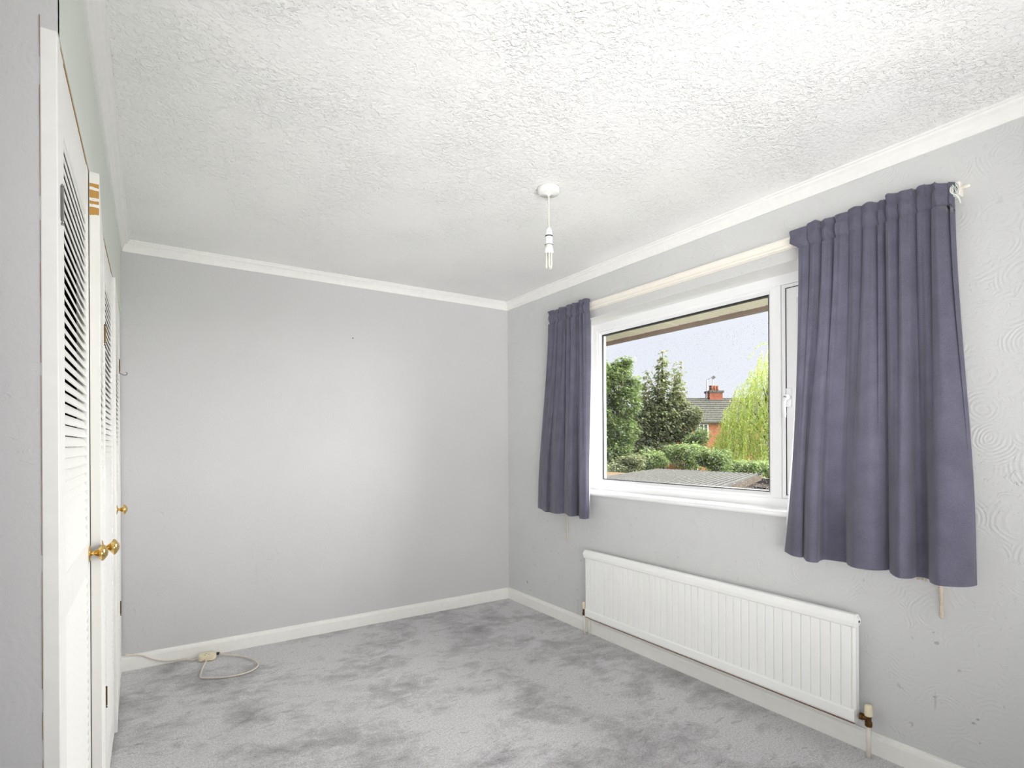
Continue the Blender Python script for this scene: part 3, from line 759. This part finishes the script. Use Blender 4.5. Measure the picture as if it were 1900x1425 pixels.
# ------------------------------------------------------------------ outside: ground and buildings
GZ = -2.8
b = BM(); box(b, .3, 140, -60, 140, GZ-.2, GZ); struct(obj('ground', b, 'grass'))
# long low outbuilding with a corrugated roof
RB = on(1410, 883, 2, -.3); RA = on(1219, 873, 2, -.3); RC = on(1330, 914, 2, -.3)
v = (RC-RB); v.z = 0; v.normalize(); u = (RA-RB); u.z = 0; wid = u.length; u.normalize()
sh = thing('outbuilding', 'low outbuilding with a pale corrugated sheet roof below the window', 'outbuilding', (RB.x, RB.y, GZ)); SO = Vector((RB.x, RB.y, GZ))
LN = 12.0; nsheet = 6; sw = wid/nsheet
rp_prof = []
nr = 4; pt = sw/nr
for i in range(nr): rp_prof += [(i*pt, 0), (i*pt+pt*.35, 0), (i*pt+pt*.5, .10), (i*pt+pt*.85, .10)]
rp_prof.append((sw, 0))
me_s = None
for k in range(nsheet):
    if me_s is None:
        b = BM(); A = []; B_ = []
        top_ = rp_prof; botp = [(a, c-.02) for a, c in rp_prof][::-1]
        loop = top_+botp
        for a, c in loop:
            q = u*a+v*(-.15); A.append(b.verts.new((q.x, q.y, c))); q = u*a+v*LN; B_.append(b.verts.new((q.x, q.y, c-.0)))
        m_ = len(loop)
        for i in range(m_):
            f_ = b.faces.new((A[i], A[(i+1) % m_], B_[(i+1) % m_], B_[i]))
            if i < len(top_)-1 and i % 4 in (0, 1): f_.material_index = 1  # painted shade on the valley and the rib side facing the window
        b.faces.new(A); b.faces.new(B_[::-1]); bmesh.ops.recalc_face_normals(b, faces=b.faces)
        o = obj('roof_sheet', b, 'sheet', sh, mats=['sheet', 'sheet_shade']); me_s = o.data
    else:
        o = bpy.data.objects.new('roof_sheet', me_s); COL.objects.link(o); o.parent = sh
    q = u*(sw*k); o.location = (q.x, q.y, -.3-GZ+.0005*k)
def obx(name, m, a0, a1, b0, b1, z0, z1, par):      # box in the shed's own u,v axes
    bm = BM(); vs = []
    for z in (z0, z1):
        for a, c in ((a0, b0), (a1, b0), (a1, b1), (a0, b1)):
            q = u*a+v*c; vs.append(bm.verts.new((q.x, q.y, z)))
    for f in ((0, 1, 2, 3), (4, 5, 6, 7), (0, 1, 5, 4), (1, 2, 6, 5), (2, 3, 7, 6), (3, 0, 4, 7)): bm.faces.new([vs[i] for i in f])
    bmesh.ops.recalc_face_normals(bm, faces=bm.faces); return obj(name, bm, m, par)
obx('fascia_board', 'timber', -.06, -.005, -.15, LN, -.3-GZ-.20, -.3-GZ+.05, sh)
obx('fascia_board', 'timber', wid+.005, wid+.06, -.15, LN, -.3-GZ-.20, -.3-GZ+.02, sh)
obx('edge_flashing', 'sheet', -.06, wid+.06, -.24, -.16, -.3-GZ-.02, -.3-GZ+.10, sh)['label'] = 'pale strip capping the far edge'
obx('wall', 'dirt', .25, wid-.25, .1, LN-.2, 0, -.3-GZ-.05, sh)
# tan flat roof at the left, gravel and a pale wall at the right
T0 = on(1124, 880, 2, -.45); 
fr = thing('flat_roof_shed', 'low shed with a tan felt roof left of the corrugated roof', 'shed', (T0.x, T0.y, GZ))
b = BM(); q0 = RA-SO
def fq(a0, a1, b0, b1, z0, z1, bm):
    vs = []
    for z in (z0, z1):
        for a, c in ((a0, b0), (a1, b0), (a1, b1), (a0, b1)):
            q = RB+u*a+v*c-Vector((T0.x, T0.y, 0)); vs.append(bm.verts.new((q.x, q.y, z)))
    for f in ((0, 1, 2, 3), (4, 5, 6, 7), (0, 1, 5, 4), (1, 2, 6, 5), (2, 3, 7, 6), (3, 0, 4, 7)): bm.faces.new([vs[i] for i in f])
    bmesh.ops.recalc_face_normals(bm, faces=bm.faces); return bm
obj('roof', fq(wid+.4, wid+5.5, 1.6, 12, -.55-GZ, -.42-GZ, BM()), 'tan_roof', fr)
obj('wall', fq(wid+.6, wid+5.3, 1.8, 11.8, 0, -.55-GZ, BM()), 'brick_dark', fr)
gr = thing('gravel_roofed_store', 'low store with a dark gravel roof right of the corrugated roof', 'outbuilding', (T0.x, T0.y, GZ))
obj('roof', fq(-7.5, -.35, -3.2, LN+4, -.95-GZ, -.85-GZ, BM()), 'dirt', gr)
obj('roof', fq(-.35, 3.0, -3.2, -.45, -.95-GZ, -.851-GZ, BM()), 'dirt', gr)
obj('parapet', fq(-7.5, 3.0, -3.5, -3.2, -1.0-GZ, -.60-GZ, BM()), 'concrete', gr)
obj('wall', fq(-7.3, -.5, -3.1, LN+3.8, 0, -.95-GZ, BM()), 'dirt', gr)

# house beyond the trees
D = 50.0; k = D/FPX
HO = at(1310, 783, D); HE = HO.z
ho = thing('house', 'brick house with a hipped tiled roof beyond the trees', 'house', (HO.x, HO.y, GZ))
ho.rotation_euler = (0, 0, -YAW+.06)           # local x = right, y = away
def X(px, y=0): return (px-1310)*k*(1+y/D)+y*.287
def Z(py, y=0): return ez+(783-py)*k*(1+y/D)+y*(EYE.z-HE)/D*0
ez = HE-GZ
wl = obj('wall', box(BM(), X(1258), X(1425), .35, 7.5, 0, ez), 'brick_far', ho)
rd = 3.7; rz = Z(738, rd)-ez
xl, xr = X(1250), X(1435)
rl0, rr0 = X(1281, rd), X(1420, rd)
b = BM()
P = [(xl, 0, ez), (xr, 0, ez), (rr0, rd, ez+rz), (rl0, rd, ez+rz), (xr+1, 2*rd, ez), (xl+1.2, 2*rd, ez)]
V = [b.verts.new(p) for p in P]
for f in ((0, 1, 2, 3), (1, 4, 2), (4, 5, 3, 2), (5, 0, 3), (0, 5, 4, 1)): b.faces.new([V[i] for i in f])
bmesh.ops.recalc_face_normals(b, faces=b.faces); rf = obj('roof', b, 'slate', ho)
nC = 11
for i in range(nC):
    s0, s1 = i/nC, (i+1.0)/nC
    b = BM(); pts = []
    for s, lift in ((s0, .09), (s1, .01)):
        pts += [(xl+(rl0-xl)*s, rd*s-.03, ez+rz*s+lift), (xr+(rr0-xr)*s, rd*s-.03, ez+rz*s+lift)]
    lo = [(pts[0][0], pts[0][1], pts[0][2]-.08), (pts[1][0], pts[1][1], pts[1][2]-.08)]
    A = [b.verts.new(p) for p in (lo[0], lo[1], pts[1], pts[0], pts[3], pts[2])]
    b.faces.new((A[0], A[1], A[2], A[3])); b.faces.new((A[3], A[2], A[4], A[5]))
    obj('tile_course', b, 'slate', rf)
obj('ridge', tube(BM(), [(rl0, rd, ez+rz+.03), (rr0, rd, ez+rz+.03)], .10, 8), 'slate', ho)
obj('ridge', tube(BM(), [(xl, 0, ez+.03), (rl0, rd, ez+rz+.03)], .09, 8), 'pot', ho)
obj('gutter', box(BM(), xl, xr, -.10, .0, ez-.05, ez+.03), 'concrete', ho)
obj('fascia', box(BM(), xl, xr, .0, .04, ez-.14, ez), 'slate', ho)
obj('downpipe', box(BM(), X(1294.4), X(1296.4), .24, .35, 0, ez-.1, .02, 1), 'upvc', ho)
for a, c in ((1299, 1317),):
    w_ = obj('window_frame', ring(BM(), -9, -8, 0, 1, .1, 0, .05), 'upvc', ho); bpy.data.objects.remove(w_)
    b = BM(); x0, x1 = X(a), X(c); z0, z1 = ez-1.45, ez-.16
    for q0_, q1_, r0, r1 in ((x0, x1, z0, z0+.09), (x0, x1, z1-.07, z1), (x0, x0+.1, z0, z1), (x1-.1, x1, z0, z1), ((x0+x1)/2-.05, (x0+x1)/2+.05, z0, z1)): box(b, q0_, q1_, .28, .36, r0, r1)
    w_ = obj('window_frame', b, 'upvc', ho)
    for q0_, q1_ in ((x0+.1, (x0+x1)/2-.05), ((x0+x1)/2+.05, x1-.1)): obj('pane', box(BM(), q0_, q1_, .32, .345, z0+.09, z1-.07), 'win_dark', w_)
# chimney with corbel, pots and aerial
cyy = rd+.3
cx0, cx1 = X(1323.5, cyy), X(1348, cyy)
ch = obj('chimney', box(BM(), cx0, cx1, cyy-.5, cyy+.5, ez+rz-.7, Z(726, cyy)), 'brick_stack', ho)
obj('corbel', box(BM(), cx0-.11, cx1+.11, cyy-.6, cyy+.6, Z(726.5, cyy), Z(722.5, cyy), .02, 1), 'slate', ch)
for px in (1329.5, 1335.5, 1341.5):
    obj('chimney_pot', lathe(BM(), [(0, 0), (.22, 0), (.18, .32), (.19, .40), (.21, .52), (.16, .52), (.15, .3), (0, .3)], (X(px, cyy), cyy+(px-1336)*.02, Z(722.6, cyy)), n=12), 'pot', ch, True)
b = BM(); a_ = cyy-.5
tube(b, [(X(1320.5, a_), a_, ez+rz+.1), (X(1320.5, a_), a_, Z(702, a_))], .04, 6); tube(b, [(X(1320.5, a_), a_, Z(702, a_)), (X(1327, a_), a_, Z(699.5, a_))], .035, 6)
tube(b, [(X(1331.5, cyy), cyy-.2, Z(716, cyy)), (X(1331.5, cyy), cyy-.2, Z(700, cyy))], .035, 6)
for j in range(6):
    xx = X(1330.5+j*1.0, cyy); zz = Z(700-j*.7, cyy); tube(b, [(xx, cyy-.45, zz-.08), (xx, cyy+.05, zz+.14)], .03, 5)
tube(b, [(X(1330, cyy), cyy-.2, Z(699.5, cyy)), (X(1336.5, cyy), cyy-.2, Z(696, cyy))], .03, 5)
obj('aerial', b, 'steel', ho)

# ------------------------------------------------------------------ outside: trees and shrubs
def leaf(V, Fc, p, d, n, L, w):
    d = d.normalized(); s = d.cross(n)
    if s.length < 1e-3: s = d.cross(Vector((0.3, 1, 0.2)))
    s.normalize(); b0 = len(V); up = s.cross(d)
    V += [p, p+d*L*.5+s*w*.5+up*w*.12, p+d*L, p+d*L*.5-s*w*.5+up*w*.12]
    Fc += [(b0, b0+1, b0+2), (b0, b0+2, b0+3)]
def foliage_blobs(blobs, depth, n, size, rg, droop=.2, shell=.55, flat=1.0):
    """blobs: (px, py, rx_px, ry_px) ellipsoids at a distance; leaves fill each, denser at its skin, in small sprays"""
    V, Fc = [], []; kk = depth/FPX; area = sum(b_[2]*b_[3] for b_ in blobs)
    rt = Vector((_R.x, _R.y, 0)).normalized(); fw = _F
    for (px, py, rx, ry) in blobs:
        c = at(px, py, depth+rg.uniform(-.6, .6)); m = max(12, int(n*rx*ry/area)); thin = ry < 9
        if thin: m = int(m*.55)
        sz = size*(1.25 if thin else 1)
        for _ in range(m//4):
            z = Vector((rg.gauss(0, 1), rg.gauss(0, 1), rg.gauss(0, 1))).normalized()
            r = (1-shell)+shell*rg.random()**.5; r *= rg.uniform(.75, 1.08)
            p = c+rt*(z.x*rx*kk*r)+fw*(z.y*max(rx*kk*.9, .5)*r)+Vector((0, 0, z.z*ry*kk*r))
            for q in range(4):
                d = Vector((z.x+rg.uniform(-1, 1), z.y+rg.uniform(-1, 1), rg.uniform(-.6, .35)-droop))
                leaf(V, Fc, p+Vector((rg.uniform(-1, 1), rg.uniform(-1, 1), rg.uniform(-.5, .5)))*sz*.7, d, Vector((rg.uniform(-.4, .4), rg.uniform(-.4, .4), 1)), sz*rg.uniform(.6, 1.25), sz*rg.uniform(.45, .8)*flat)
    return V, Fc
def tree(name, label, cat, base_px, depth, blobs, n, size, m, seed, trunk=.16, group=None, droop=.2, top=None, limbs=None):
    rg = random.Random(seed); base = at(base_px, 823, depth); base.z = GZ
    t = thing(name, label, cat, base, group)
    V, Fc = foliage_blobs(blobs, depth, n, size, rg, droop)
    obj('foliage', ([v_-base for v_ in V], [], Fc), m, t, stuff=True)
    if trunk:
        b = BM(); tp_ = at(*(top or (blobs[0][0], blobs[0][1])), depth)-base
        tube(b, spline([(0, 0, 0), tp_*.35+Vector((.15, .1, 0)), tp_*.7, tp_], 6), [trunk*(1-.85*i/18) for i in range(19)], 8)
        obj('trunk', b, 'bark', t, True)
        for i, bl in enumerate(blobs[:14]):
            b = BM(); e = at(bl[0], bl[1], depth)-base; s0 = tp_*min(.85, max(.25, (e.z/tp_.z)*.7 if tp_.z else .5))
            tube(b, spline([s0, (s0+e)*.5+Vector((0, 0, .15)), e], 5), [trunk*.35*(1-.8*j/10) for j in range(11)], 5)
            obj('branch', b, 'bark', t, True)
    return t
# left bright tree
tree('garden_tree', 'bright leafy tree at the left edge of the window view', 'tree', 1138, 37.5,
     [(1150, 690, 22, 26), (1162, 672, 10, 10), (1135, 700, 22, 24), (1172, 715, 18, 20), (1128, 740, 26, 30), (1160, 745, 30, 30), (1118, 790, 30, 40), (1150, 800, 34, 36), (1140, 840, 34, 26), (1112, 700, 20, 40)], 17000, .24, 'leaf_bright', 2)
# sycamore with tiered spires
bl = []
for cx, y0, y1, w in ((1229, 653, 775, 26), (1199, 690, 775, 15), (1258, 674, 770, 19)):
    yy = y0; i = 0
    while yy < y1:
        f = (yy-y0)/(y1-y0); ww = 3.5+w*f**1.15; bl.append((cx+((-1)**i)*ww*.22, yy, ww*.9, 3.6+3.5*f)); yy += 9.5; i += 1
bl += [(1228, 790, 46, 38), (1190, 800, 32, 34), (1262, 790, 34, 36), (1215, 835, 50, 26), (1280, 770, 22, 18), (1180, 785, 20, 26)]
tree('sycamore_tree', 'dark green sycamore with three tiered spires in the window view', 'tree', 1229, 42, bl, 26000, .26, 'leaf_syc', 3, .2, droop=.35, top=(1229, 700))
# willow: hanging strands
def willow(label, base_px, depth, env, n, seed):
    rg = random.Random(seed); base = at(base_px, 823, depth); base.z = GZ
    t = thing('willow_tree', label, 'tree', base); V, Fc = [], []; kk = depth/FPX
    rt = Vector((_R.x, _R.y, 0)).normalized(); tw = BM()
    for i in range(n):
        px = rg.uniform(env[0][0], env[-1][0])
        for (a, ya), (c, yc) in zip(env, env[1:]):
            if a <= px <= c: ytop = ya+(yc-ya)*(px-a)/(c-a); break
        f = rg.random()**.8; y0 = ytop+f*(880-ytop)*.8+rg.uniform(0, 6)
        p = at(px, y0, depth+rg.uniform(-2.2, 2.2)); L = rg.uniform(25, 75)*kk; L = min(L, p.z-GZ-1.0)
        if L <= .2: continue
        sway = rt*rg.uniform(-.25, .25)-rt*.12; m = max(6, int(L/.085)); pts = []
        for j in range(m):
            s = j/(m-1); q = p+sway*math.sin(s*1.6)*min(1, L)+Vector((0, 0, .10*math.sin(s*PI)*.6-L*s)); pts.append(q)
            d = Vector((rg.uniform(-1, 1), rg.uniform(-1, 1), -1.3)); leaf(V, Fc, q, d, Vector((rg.uniform(-1, 1), rg.uniform(-1, 1), .2)), rg.uniform(.13, .24), rg.uniform(.045, .075))
            if rg.random() < .5: leaf(V, Fc, q, Vector((rg.uniform(-1, 1), rg.uniform(-1, 1), -.8)), Vector((rg.uniform(-1, 1), rg.uniform(-1, 1), .2)), rg.uniform(.1, .2), .06)
    # arching tip at the top left
    for s in range(34):
        f_ = s/33; q = at(1440-52*f_, 650-15*math.sin(PI*min(1, f_*1.25))**.8+(14*max(0, f_-.75)/.25), depth)
        for j in range(2): leaf(V, Fc, q, Vector((rg.uniform(-1, 1), rg.uniform(-1, 1), -1.2)), Vector((rg.uniform(-1, 1), 1, .2)), .2, .06)
    obj('foliage', ([v_-base for v_ in V], [], Fc), 'leaf_willow', t, stuff=True)
    b = BM(); tp_ = at(1425, 690, depth)-base
    tube(b, spline([(0, 0, 0), tp_*.4+Vector((.3, 0, 0)), tp_*.75, tp_], 6), [.28*(1-.85*i/18) for i in range(19)], 8); obj('trunk', b, 'bark', t, True)
    for i in range(7):
        b = BM(); e = at(1350+i*22, 760-i*14 if i < 5 else 700, depth+(-1)**i)-base; s0 = tp_*(.45+.06*i)
        tube(b, spline([s0, (s0+e)*.5+Vector((0, 0, .4)), e], 5), [.1*(1-.8*j/10) for j in range(11)], 5); obj('branch', b, 'bark', t, True)
willow('yellow-green weeping willow at the right edge of the window view', 1425, 40.5, [(1316, 830), (1330, 795), (1345, 750), (1365, 715), (1385, 690), (1400, 665), (1412, 645), (1425, 642), (1480, 650), (1540, 700)], 1500, 4)
# shrubs in front of the trees, behind the corrugated roof
def shrub(px, py, rx, ry, depth, m, seed, label, n=3800, size=.17):
    rg = random.Random(seed)
    bl = [(px+rg.uniform(-.55, .55)*rx, py+rg.uniform(-.45, .5)*ry, rx*rg.uniform(.35, .6), ry*rg.uniform(.4, .65)) for _ in range(8)]+[(px, py, rx*.7, ry*.7)]
    tree('garden_shrub', label, 'shrub', px, depth, bl, n, size, m, seed, .06, 'shrubs behind the corrugated roof')
shrub(1212, 855, 40, 24, 36.2, 'leaf_shrub', 21, 'pale green shrub behind the left end of the corrugated roof')
shrub(1268, 848, 44, 32, 34.2, 'leaf_shrub', 22, 'rounded pale green shrub behind the middle of the corrugated roof', 5200)
shrub(1318, 850, 40, 30, 32.0, 'leaf_bright', 23, 'bright green shrub under the house, right of the rounded pale shrub', 4600)
shrub(1355, 866, 36, 20, 35.4, 'leaf_shrub', 24, 'low pale shrub at the foot of the willow')
shrub(1405, 868, 38, 20, 33.6, 'leaf_shrub', 25, 'low flowering shrub behind the right end of the corrugated roof')
shrub(1160, 862, 34, 24, 31.9, 'leaf_syc', 26, 'dark shrub at the left edge above the tan shed roof')
shrub(1290, 815, 26, 22, 37.5, 'leaf_bright', 27, 'green bush in front of the house downpipe', 3000)
